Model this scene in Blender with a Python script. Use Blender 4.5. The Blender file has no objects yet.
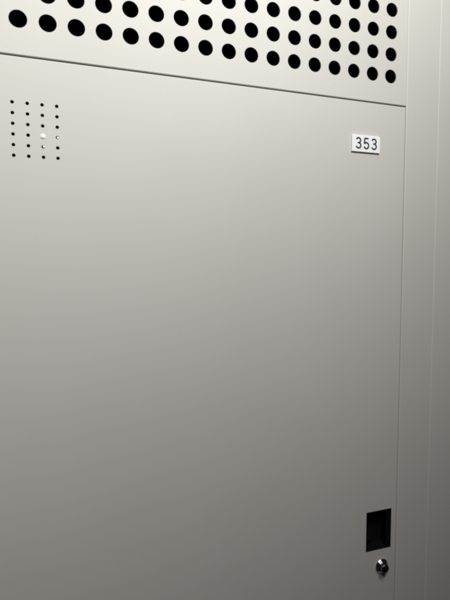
import bpy, bmesh, math
from mathutils import Vector, Matrix

# ------------------------------------------------------------------ camera, world, lamps, exposure
scene = bpy.context.scene
C = scene.collection
Z0 = 1.50            # height above the floor of the lowest row of vent holes
MM = 0.001

cam_d = bpy.data.cameras.new('camera')
cam = bpy.data.objects.new('camera', cam_d)
C.objects.link(cam)
scene.camera = cam
yaw, pitch, roll = math.radians(18.16), math.radians(-3.79), math.radians(-0.14)
fwd = Vector((math.sin(yaw) * math.cos(pitch), math.cos(yaw) * math.cos(pitch), math.sin(pitch)))
r0 = Vector((math.cos(yaw), -math.sin(yaw), 0))
u0 = r0.cross(fwd)
rt = r0 * math.cos(roll) + u0 * math.sin(roll)
up = -r0 * math.sin(roll) + u0 * math.cos(roll)
M = Matrix((rt, up, -fwd)).transposed().to_4x4()
M.translation = Vector((-0.3562, -0.4605, Z0 - 0.2255))
cam.matrix_world = M
cam_d.sensor_fit = 'VERTICAL'
cam_d.sensor_height = 24.0
cam_d.lens = 455.3 / 600 * 24.0
cam_d.clip_start = 0.02
cam_d.clip_end = 100

world = bpy.data.worlds.new('World')
scene.world = world
world.use_nodes = True
wb = world.node_tree.nodes['Background']
wb.inputs['Color'].default_value = (1.0, 0.95, 0.88, 1)
wb.inputs['Strength'].default_value = 0.009

# a shaded twin tube fitting above and in front of the lockers, aimed at their upper half
LAMP = Vector((-0.29, -0.66, Z0 + 0.44))
AZ, TILT = -0.42, 0.13
lz = -Vector((math.sin(AZ) * math.cos(TILT), math.cos(AZ) * math.cos(TILT), -math.sin(TILT)))   # light leaves along -z
lx = Vector((0, 0, 1)).cross(lz).normalized()
ly = lz.cross(lx)
for k in (-1, 1):
    d = bpy.data.lights.new('fluorescent_tube', 'AREA')
    d.shape = 'RECTANGLE'
    d.size, d.size_y = 0.11, 0.36
    d.energy = 7.4
    d.color = (1.0, 0.99, 0.965)
    o = bpy.data.objects.new('fluorescent_tube', d)
    C.objects.link(o)
    o.matrix_world = Matrix.Translation(LAMP + lx * (0.23 * k)) @ Matrix((lx, ly, lz)).transposed().to_4x4()

vs = scene.view_settings
vs.view_transform = 'Standard'
vs.look = 'None'
vs.gamma = 1.0
vs.exposure = 0.0
vs.use_curve_mapping = False
scene.cycles.pixel_filter_type = 'BLACKMAN_HARRIS'
scene.cycles.filter_width = 2.2

# ------------------------------------------------------------------ materials
def new_mat(name):
    m = bpy.data.materials.new(name)
    m.use_nodes = True
    n = m.node_tree.nodes
    return m, n, m.node_tree.links, n['Principled BSDF']

def paint(name, col, rough=0.66):
    m, n, l, b = new_mat(name)
    geo = n.new('ShaderNodeNewGeometry')
    # slow uneven tint of the sprayed coat
    n1 = n.new('ShaderNodeTexNoise'); n1.inputs['Scale'].default_value = 5.0; n1.inputs['Detail'].default_value = 4
    l.new(geo.outputs['Position'], n1.inputs['Vector'])
    cr = n.new('ShaderNodeValToRGB')
    cr.color_ramp.elements[0].position = 0.3; cr.color_ramp.elements[1].position = 0.7
    cr.color_ramp.elements[0].color = (col[0] * .975, col[1] * .972, col[2] * .962, 1)
    cr.color_ramp.elements[1].color = (col[0] * 1.015, col[1] * 1.018, col[2] * 1.02, 1)
    l.new(n1.outputs['Fac'], cr.inputs['Fac'])
    # sparse specks of dust and tiny handling marks
    n2 = n.new('ShaderNodeTexNoise'); n2.inputs['Scale'].default_value = 330; n2.inputs['Detail'].default_value = 2
    l.new(geo.outputs['Position'], n2.inputs['Vector'])
    sp = n.new('ShaderNodeValToRGB')
    sp.color_ramp.elements[0].position = 0.735; sp.color_ramp.elements[1].position = 0.80
    sp.color_ramp.elements[0].color = (0, 0, 0, 1); sp.color_ramp.elements[1].color = (.30, .30, .30, 1)
    l.new(n2.outputs['Fac'], sp.inputs['Fac'])
    mx = n.new('ShaderNodeMix'); mx.data_type = 'RGBA'
    l.new(sp.outputs['Color'], mx.inputs['Factor'])
    l.new(cr.outputs['Color'], mx.inputs[6])
    mx.inputs[7].default_value = (col[0] * .6, col[1] * .6, col[2] * .58, 1)
    l.new(mx.outputs[2], b.inputs['Base Color'])
    # roughness varies with rubbing
    n3 = n.new('ShaderNodeTexNoise'); n3.inputs['Scale'].default_value = 14; n3.inputs['Detail'].default_value = 6
    mp = n.new('ShaderNodeMapping'); mp.inputs['Scale'].default_value = (1, 1, .35)
    l.new(geo.outputs['Position'], mp.inputs['Vector']); l.new(mp.outputs['Vector'], n3.inputs['Vector'])
    mr = n.new('ShaderNodeMapRange')
    mr.inputs['From Min'].default_value = .3; mr.inputs['From Max'].default_value = .7
    mr.inputs['To Min'].default_value = rough - .04; mr.inputs['To Max'].default_value = rough + .05
    l.new(n3.outputs['Fac'], mr.inputs['Value']); l.new(mr.outputs['Result'], b.inputs['Roughness'])
    # orange peel of powder coat over slightly wavy sheet steel
    n4 = n.new('ShaderNodeTexNoise'); n4.inputs['Scale'].default_value = 900; n4.inputs['Detail'].default_value = 1
    l.new(geo.outputs['Position'], n4.inputs['Vector'])
    bp = n.new('ShaderNodeBump'); bp.inputs['Strength'].default_value = .10; bp.inputs['Distance'].default_value = .0004
    l.new(n4.outputs['Fac'], bp.inputs['Height'])
    n5 = n.new('ShaderNodeTexNoise'); n5.inputs['Scale'].default_value = 7; n5.inputs['Detail'].default_value = 1
    l.new(geo.outputs['Position'], n5.inputs['Vector'])
    bp2 = n.new('ShaderNodeBump'); bp2.inputs['Strength'].default_value = .5; bp2.inputs['Distance'].default_value = .0016
    l.new(n5.outputs['Fac'], bp2.inputs['Height']); l.new(bp.outputs['Normal'], bp2.inputs['Normal'])
    l.new(bp2.outputs['Normal'], b.inputs['Normal'])
    b.inputs['Specular IOR Level'].default_value = .45
    return m

def plain(name, col, rough, metal=0.0, spec=.5, bump=0.0, scale=600, stretch=(1, 1, 1)):
    m, n, l, b = new_mat(name)
    tc = n.new('ShaderNodeNewGeometry')
    mp = n.new('ShaderNodeMapping'); mp.inputs['Scale'].default_value = stretch
    l.new(tc.outputs['Position'], mp.inputs['Vector'])
    t = n.new('ShaderNodeTexNoise'); t.inputs['Scale'].default_value = scale; t.inputs['Detail'].default_value = 3
    l.new(mp.outputs['Vector'], t.inputs['Vector'])
    mr = n.new('ShaderNodeMapRange')
    mr.inputs['To Min'].default_value = max(0, rough - .05); mr.inputs['To Max'].default_value = rough + .06
    l.new(t.outputs['Fac'], mr.inputs['Value']); l.new(mr.outputs['Result'], b.inputs['Roughness'])
    b.inputs['Base Color'].default_value = (*col, 1)
    b.inputs['Metallic'].default_value = metal
    b.inputs['Specular IOR Level'].default_value = spec
    if bump:
        bp = n.new('ShaderNodeBump'); bp.inputs['Strength'].default_value = bump; bp.inputs['Distance'].default_value = .0003
        l.new(t.outputs['Fac'], bp.inputs['Height']); l.new(bp.outputs['Normal'], b.inputs['Normal'])
    return m

GREY = paint('warm_grey_powder_coat', (.545, .535, .506))
DARK = plain('near_black_interior', (.006, .006, .006), .8, spec=.1)
BLACK = plain('black_moulded_plastic', (.007, .007, .008), .32, spec=.35, bump=.1)
WHITE = plain('white_engraving_laminate', (.86, .87, .885), .35, bump=.04)
INK = plain('navy_black_ink', (.020, .021, .045), .5)
CHROME = plain('worn_chrome', (.60, .60, .61), .14, metal=1.0, bump=0, scale=60)
NICKEL = plain('dark_nickel', (.20, .20, .20), .22, metal=1.0, bump=.05, scale=300)
BRIGHT_SPOT = plain('bright_spot_white', (.95, .95, .94), .25)  # white chosen to put bright spots into three breather holes
SLOT = plain('dark_key_slot', (.01, .01, .01), .5)

# ------------------------------------------------------------------ mesh helpers (millimetres, origin at the lowest right vent hole)
def V(x, y, z):
    return Vector((x * MM, y * MM, z * MM))

def obj(name, bm, mats, parent, smooth_angle=None):
    if smooth_angle:
        for f in bm.faces: f.smooth = True
        for e in bm.edges:
            if len(e.link_faces) == 2 and e.calc_face_angle(0) > math.radians(smooth_angle): e.smooth = False
    me = bpy.data.meshes.new(name)
    bm.to_mesh(me); bm.free()
    for m in (mats if isinstance(mats, (list, tuple)) else [mats]): me.materials.append(m)
    o = bpy.data.objects.new(name, me)
    C.objects.link(o)
    o.parent = parent
    return o

def box(bm, x0, x1, y0, y1, z0, z1, r=0.0, mi=0):
    """box with rounded edges all round"""
    b = bmesh.new()
    bmesh.ops.create_cube(b, size=1)
    for v in b.verts:
        v.co = V((x0 + x1) / 2 + v.co.x * (x1 - x0), (y0 + y1) / 2 + v.co.y * (y1 - y0), (z0 + z1) / 2 + v.co.z * (z1 - z0))
    if r: bmesh.ops.bevel(b, geom=list(b.edges), offset=r * MM, segments=4, profile=.5, affect='EDGES')
    t = bpy.data.meshes.new('t'); b.to_mesh(t); b.free()
    n0 = len(bm.faces)
    bm.from_mesh(t); bpy.data.meshes.remove(t)
    bm.faces.ensure_lookup_table()
    for f in bm.faces[n0:]: f.material_index = mi

def sheet(xb, zb, holes, omit, y, t, r, depth):
    """pressed steel sheet: grid of cells, round holes in some, openings in others, rounded folded edge"""
    bm = bmesh.new()
    cache = {}
    def vt(x, yy, z):
        k = (round(x, 3), round(yy, 4), round(z, 3))
        if k not in cache: cache[k] = bm.verts.new(V(x, yy, z))
        return cache[k]
    def face(vs, flip=False):
        vs = list(vs)
        if flip: vs.reverse()
        try: return bm.faces.new(vs)
        except ValueError: return None
    x_in = [xb[0] + r] + xb[1:-1] + [xb[-1] - r]
    z_in = [zb[0] + r] + zb[1:-1] + [zb[-1] - r]
    def skin(yy, flip):
        for i in range(len(xb) - 1):
            for j in range(len(zb) - 1):
                a, b_, c, d = x_in[i], x_in[i + 1], z_in[j], z_in[j + 1]
                if (i, j) in omit: continue
                cs = [vt(b_, yy, d), vt(a, yy, d), vt(a, yy, c), vt(b_, yy, c)]      # 45,135,225,315 deg
                if (i, j) in holes:
                    hx, hz, hr, n = holes[(i, j)]
                    p = [vt(hx + hr * math.cos(2 * math.pi * k / n), yy, hz + hr * math.sin(2 * math.pi * k / n)) for k in range(n)]
                    q = n // 4
                    for s in range(4):
                        for k in range(q): face((cs[s], p[(s * q + k + 1) % n], p[s * q + k]), flip)
                        face((cs[s - 1], cs[s], p[s * q]), flip)
                else:
                    face((cs[2], cs[3], cs[0], cs[1]), flip)
    skin(y, False)
    skin(y + t, True)
    for (i, j), (hx, hz, hr, n) in holes.items():
        ring = [(hx + hr * math.cos(2 * math.pi * k / n), hz + hr * math.sin(2 * math.pi * k / n)) for k in range(n)]
        for k in range(n):
            p, q = ring[k], ring[(k + 1) % n]
            face((vt(p[0], y, p[1]), vt(q[0], y, q[1]), vt(q[0], y + t, q[1]), vt(p[0], y + t, p[1])))
    for (i, j) in omit:
        a, b_, c, d = x_in[i], x_in[i + 1], z_in[j], z_in[j + 1]
        P = [(a, c), (b_, c), (b_, d), (a, d)]
        for k in range(4):
            p, q = P[k], P[(k + 1) % 4]
            face((vt(p[0], y, p[1]), vt(q[0], y, q[1]), vt(q[0], y + t, q[1]), vt(p[0], y + t, p[1])))
    # rounded edge and return flange
    loop = [(x, z_in[0], 0, -1) for x in x_in] + [(x_in[-1], z, 1, 0) for z in z_in] + \
           [(x, z_in[-1], 0, 1) for x in reversed(x_in)] + [(x_in[0], z, -1, 0) for z in reversed(z_in)]
    prof = [(r * math.sin(a), r * (1 - math.cos(a))) for a in [math.pi / 2 * k / 5 for k in range(6)]] + [(r, depth)]
    for k in range(len(loop)):
        p, q = loop[k], loop[(k + 1) % len(loop)]
        if p == q: continue
        for (o0, y0), (o1, y1) in zip(prof[:-1], prof[1:]):
            vs = [vt(p[0] + p[2] * o0, y + y0, p[1] + p[3] * o0), vt(p[0] + p[2] * o1, y + y1, p[1] + p[3] * o1),
                  vt(q[0] + q[2] * o1, y + y1, q[1] + q[3] * o1), vt(q[0] + q[2] * o0, y + y0, q[1] + q[3] * o0)]
            u = []
            for v in vs:
                if v not in u: u.append(v)
            if len(u) > 2: face(u)
    bmesh.ops.recalc_face_normals(bm, faces=bm.faces)
    return bm

def lathe(profile, cx, cz, n=40, mi=0, bm=None, squash=1.0):
    """turned shape about the y axis; profile = (radius, y) with y negative towards the viewer"""
    bm = bm or bmesh.new()
    rings = []
    for (r, y) in profile:
        if r == 0: rings.append([bm.verts.new(V(cx, y, cz))])
        else: rings.append([bm.verts.new(V(cx + r * math.cos(2 * math.pi * k / n), y, cz + r * squash * math.sin(2 * math.pi * k / n))) for k in range(n)])
    for A, B in zip(rings[:-1], rings[1:]):
        for k in range(n):
            a = [A[k % len(A)], A[(k + 1) % len(A)]] if len(A) > 1 else [A[0]]
            b_ = [B[(k + 1) % len(B)], B[k % len(B)]] if len(B) > 1 else [B[0]]
            f = bm.faces.new(a + b_); f.material_index = mi
    bmesh.ops.recalc_face_normals(bm, faces=bm.faces)
    return bm

def ribbon(pts, w, y0, y1):
    """flat printed stroke along a polyline (x, z)"""
    bm = bmesh.new()
    P = [Vector(p) for p in pts]
    L, Rr = [], []
    for i, p in enumerate(P):
        d0 = (P[i] - P[i - 1]).normalized() if i else (P[1] - P[0]).normalized()
        d1 = (P[i + 1] - P[i]).normalized() if i < len(P) - 1 else d0
        t = (d0 + d1)
        t = t.normalized() if t.length > 1e-6 else d0
        nrm = Vector((-t.y, t.x)); k = max(.6, nrm.dot(Vector((-d0.y, d0.x))))
        L.append(p + nrm * w / 2 / k); Rr.append(p - nrm * w / 2 / k)
    F = [[bm.verts.new(V(q.x, yy, q.y)) for q in S] for yy in (y0, y1) for S in (L, Rr)]
    for i in range(len(P) - 1):
        bm.faces.new((F[0][i], F[1][i], F[1][i + 1], F[0][i + 1]))
        bm.faces.new((F[0][i], F[0][i + 1], F[2][i + 1], F[2][i]))
        bm.faces.new((F[1][i + 1], F[1][i], F[3][i], F[3][i + 1]))
    bm.faces.new((F[0][0], F[2][0], F[3][0], F[1][0]))
    bm.faces.new((F[0][-1], F[1][-1], F[3][-1], F[2][-1]))
    bmesh.ops.recalc_face_normals(bm, faces=bm.faces)
    return bm

# ------------------------------------------------------------------ the locker
P = 25.0                      # vent hole pitch
NC, NR = 18, 8
DX1, DX0 = 21.7, -447.0       # door, right and left edge
SEAM = -32.2
PLATE = (-52.7, -15.0, -90.3, -71.4)
REC = (-22.6, 14.0, -574.7, -524.2)
LOCK = (1.2, -597.0)
ZB = -1500.0                  # floor
ZT = (NR - 1) * P + 22 + 40
STILE = 47.0
LX0, LX1 = DX0 - STILE, 69.0  # locker sides

def thing(name, label, cat, group, loc):
    o = bpy.data.objects.new(name, None)
    C.objects.link(o)
    o.location = loc
    o.empty_display_size = .1
    o['label'] = label; o['category'] = cat; o['group'] = group
    return o
GROUP = 'grey steel lockers standing side by side'
loc = thing('locker', 'warm grey steel locker numbered 353 with rows of round vent holes', 'locker', GROUP, (0, 0, Z0))

# near-black inside of the cabinet, so the holes read black
bm = bmesh.new()
T = 1.2
box(bm, LX0 + .9, LX0 + .9 + T, 14, 500, ZB, ZT - 1)
box(bm, LX1 - .9 - T, LX1 - .9, 14, 500, ZB, ZT - 1)
box(bm, LX0 + 2.2, LX1 - 2.2, 498, 499.5, ZB, ZT - 1)
box(bm, LX0 + 2.2, LX1 - 2.2, 14, 497.8, ZT - 2.5, ZT - 1.2)
box(bm, LX0 + 2.2, LX1 - 2.2, 14, 497.8, ZB + .5, ZB + 2)
obj('carcass', bm, DARK, loc)
# shelf rail behind the vent and door seam; its black paints in gap shade
bm = bmesh.new(); box(bm, DX0 - 5, DX1 + 5, 17, 21, SEAM - 14, SEAM + 14, .8); obj('cross_rail', bm, DARK, loc)
# door stop strips behind the vertical gaps, black painted in as gap shade
for xa in (DX0, DX1):
    bm = bmesh.new(); box(bm, xa - 6, xa + 6, 21.2, 22.4, ZB + 82, ZT - 42, .3); obj('door_stop', bm, DARK, loc)

def stile_bm(x0, x1):
    bm = bmesh.new()
    # folded steel post: eased left fold, tight right fold
    prof = [(x0, 20), (x0, 1.05), (x0 + .1, .82), (x0 + 1.15, .12), (x0 + 1.6, 0), (x1 - .45, 0), (x1 - .13, .13), (x1, .45), (x1, 20)]
    A = [bm.verts.new(V(x, y, ZB)) for x, y in prof]
    B = [bm.verts.new(V(x, y, ZT)) for x, y in prof]
    n = len(prof)
    for k in range(n): bm.faces.new((A[k], A[(k + 1) % n], B[(k + 1) % n], B[k]))
    bm.faces.new(A); bm.faces.new(B)
    bmesh.ops.recalc_face_normals(bm, faces=bm.faces)
    return bm
obj('stile', stile_bm(DX1 + .95, LX1 - .12), GREY, loc)
obj('stile', stile_bm(LX0 + .12, DX0 - .75), GREY, loc)
bm = bmesh.new(); box(bm, DX0 - .7, DX1 + .7, .0, 20, ZT - 39, ZT, 1.0); obj('top_rail', bm, GREY, loc)
bm = bmesh.new(); box(bm, DX0 - .7, DX1 + .7, 2, 20, ZB, ZB + 78, 1.0); obj('plinth', bm, GREY, loc)

# perforated vent panel
xb = [DX0 + .3] + [-(NC - 1) * P - P / 2 + k * P for k in range(NC + 1)] + [DX1 + .88]
zb = [SEAM + 1.0] + [-P / 2 + k * P for k in range(NR + 1)] + [ZT - 40]
holes = {(1 + i, 1 + j): ((i - NC + 1) * P, j * P, 7.85, 32) for i in range(NC) for j in range(NR)}
obj('vent_panel', sheet(xb, zb, holes, set(), .8, 1.2, .5, 2.6), GREY, loc)

# door with the small breather holes and the handle opening
BX, BZ, BDX, BDZ = -406.97, -73.72, 12.62, 9.46
bx = [BX - BDX / 2 + k * BDX for k in range(5)]
bz = [BZ - 5.5 * BDZ + k * BDZ for k in range(7)]
xb = [DX0] + bx + [REC[0], REC[1]] + [DX1]
zb = [ZB + 80, REC[2], REC[3]] + bz + [SEAM - 1.0]
holes = {(1 + i, 3 + j): (BX + i * BDX, bz[0] + (j + .5) * BDZ, 1.62, 16) for i in range(4) for j in range(6)}
omit = {(6, 1)}
obj('door', sheet(xb, zb, holes, omit, 0, 1.4, .8, 4.2), GREY, loc)

# recessed handle: open black cup with a thin collar and a finger lip
x0, x1, z0, z1 = REC
hr = bpy.data.objects.new('recessed_handle', None); C.objects.link(hr); hr.parent = loc
hr.location = (0, 0, 0)
bm = bmesh.new()
g = .12
box(bm, x0 + g, x0 + 1.6, -.35, 16, z0 + g, z1 - g, .3)
box(bm, x1 - 1.6, x1 - g, -.35, 16, z0 + g, z1 - g, .3)
box(bm, x0 + 1.65, x1 - 1.65, -.33, 16, z1 - 1.6, z1 - g, .3)
box(bm, x0 + 1.65, x1 - 1.65, -.33, 16, z0 + g, z0 + 1.6, .3)
box(bm, x0 + 1.7, x1 - 1.7, 15, 15.9, z0 + 1.7, z1 - 1.7)
obj('cup', bm, BLACK, hr)
bm = bmesh.new(); box(bm, x1 - 6.5, x1 - 1.8, 1.2, 3.0, z0 + 1.8, z1 - 1.8, .5); obj('finger_lip', bm, BLACK, hr)
bm = bmesh.new(); box(bm, x0 + 8, x0 + 16, 10, 14.9, z0 + 6, z0 + 10, .6); obj('latch_tab', bm, BLACK, hr)

# chrome cam lock
lk = bpy.data.objects.new('lock', None); C.objects.link(lk); lk.parent = loc
bm = lathe([(0, .6), (9.4, .6), (9.4, -.9), (9.2, -1.25), (8.5, -2.0), (7.6, -3.0), (6.7, -4.05), (6.0, -4.75), (5.75, -4.9), (5.6, -4.7), (5.55, -3.2), (0, -3.2)], *LOCK, n=56)
obj('bezel', bm, CHROME, lk, 40)
bm = lathe([(0, -3.0), (5.3, -3.0), (5.3, -7.0), (5.1, -7.4), (4.7, -7.7), (4.0, -7.8), (3.7, -7.6), (0, -7.5)], *LOCK, n=56)
obj('lock_cylinder', bm, NICKEL, lk, 40)
bm = bmesh.new(); box(bm, LOCK[0] - .7, LOCK[0] + .7, -7.9, -7.0, LOCK[1] - 3.2, LOCK[1] + 3.2, .1); obj('key_slot', bm, SLOT, lk)

# white number plate with 353
px0, px1, pz0, pz1 = PLATE
pe = bpy.data.objects.new('number_plate', None); C.objects.link(pe); pe.parent = loc
bm = bmesh.new(); box(bm, px0, px1, -2.0, -.05, pz0, pz1, .35); obj('plate', bm, WHITE, pe)
def arc(cx, cz, rx, rz, a0, a1, n=14):
    return [(cx + rx * math.cos(math.radians(a0 + (a1 - a0) * k / n)), cz + rz * math.sin(math.radians(a0 + (a1 - a0) * k / n))) for k in range(n + 1)]
DH, DW, SW = 13.3, 7.9, 1.85
def three(cx, cz):
    w, h = DW / 2 - SW / 2, DH / 2 - SW / 2
    up_r, lo_r = h * .47, h * .53
    top = arc(cx - .1, cz + h - up_r, w * .93, up_r, 165, -88)
    bot = arc(cx, cz - h + lo_r, w, lo_r, 88, -165)
    return top + [(cx - 1.3, cz + h - 2 * up_r)], [(cx - 1.3, cz - h + 2 * lo_r)] + bot
def five(cx, cz):
    w, h = DW / 2 - SW / 2, DH / 2 - SW / 2
    lo_r = h * .60
    bar = [(cx + w * .92, cz + h), (cx - w * .68, cz + h), (cx - w * .95, cz - .1)]
    bowl = arc(cx, cz - h + lo_r, w, lo_r, 150, -162, 20)
    return bar, bowl
def join(bms):
    out = bmesh.new()
    for b in bms:
        t = bpy.data.meshes.new('t'); b.to_mesh(t); b.free(); out.from_mesh(t); bpy.data.meshes.remove(t)
    return out
zc = (pz0 + pz1) / 2 + .3
for k, (fx, fn) in enumerate(((.228, three), (.506, five), (.783, three))):
    a, b_ = fn(px0 + fx * (px1 - px0), zc)
    o = obj('digit', join([ribbon(a, SW, -2.10, -1.9), ribbon(b_, SW, -2.104, -1.9)]), INK, pe)

# guessed white pieces, added to give bright spots in three breather holes
def hole(c, r): return BX + c * BDX, BZ - r * BDZ
hx, hz = hole(2, 3)
obj('bright_spot_plug', lathe([(0, 1.2), (1.5, 1.2), (1.5, -.02), (2.2, -.05), (2.15, -.4), (1.7, -.8), (1.0, -1.05), (0, -1.15)], hx, hz, 24), BRIGHT_SPOT, loc, 40)
hx, hz = hole(3, 3)
obj('bright_spot_pin', lathe([(0, 2.2), (1.0, 2.2), (1.0, .35), (.7, .05), (0, -.05)], hx + .35, hz - .1, 16), BRIGHT_SPOT, loc, 40)
hx, hz = hole(2, 4)
obj('bright_spot_pin', lathe([(0, 2.2), (.95, 2.2), (.95, .35), (.7, .1), (0, 0)], hx + .6, hz + .3, 16), BRIGHT_SPOT, loc, 40)

# ------------------------------------------------------------------ the neighbouring locker, mirrored build of the same kind (no plate in view)
nb = thing('locker', 'unnumbered locker at the right edge, only its narrow side strip showing', 'locker', GROUP, (0, 0, Z0))
nb.location = ((LX1 - LX0 - .15) * MM, -.0007, Z0)
for ch in list(loc.children):
    if ch.name.split('.')[0] in ('number_plate', 'bright_spot_plug', 'bright_spot_pin'): continue
    c = ch.copy(); C.objects.link(c); c.parent = nb
    for g_ in ch.children:
        d = g_.copy(); C.objects.link(d); d.parent = c
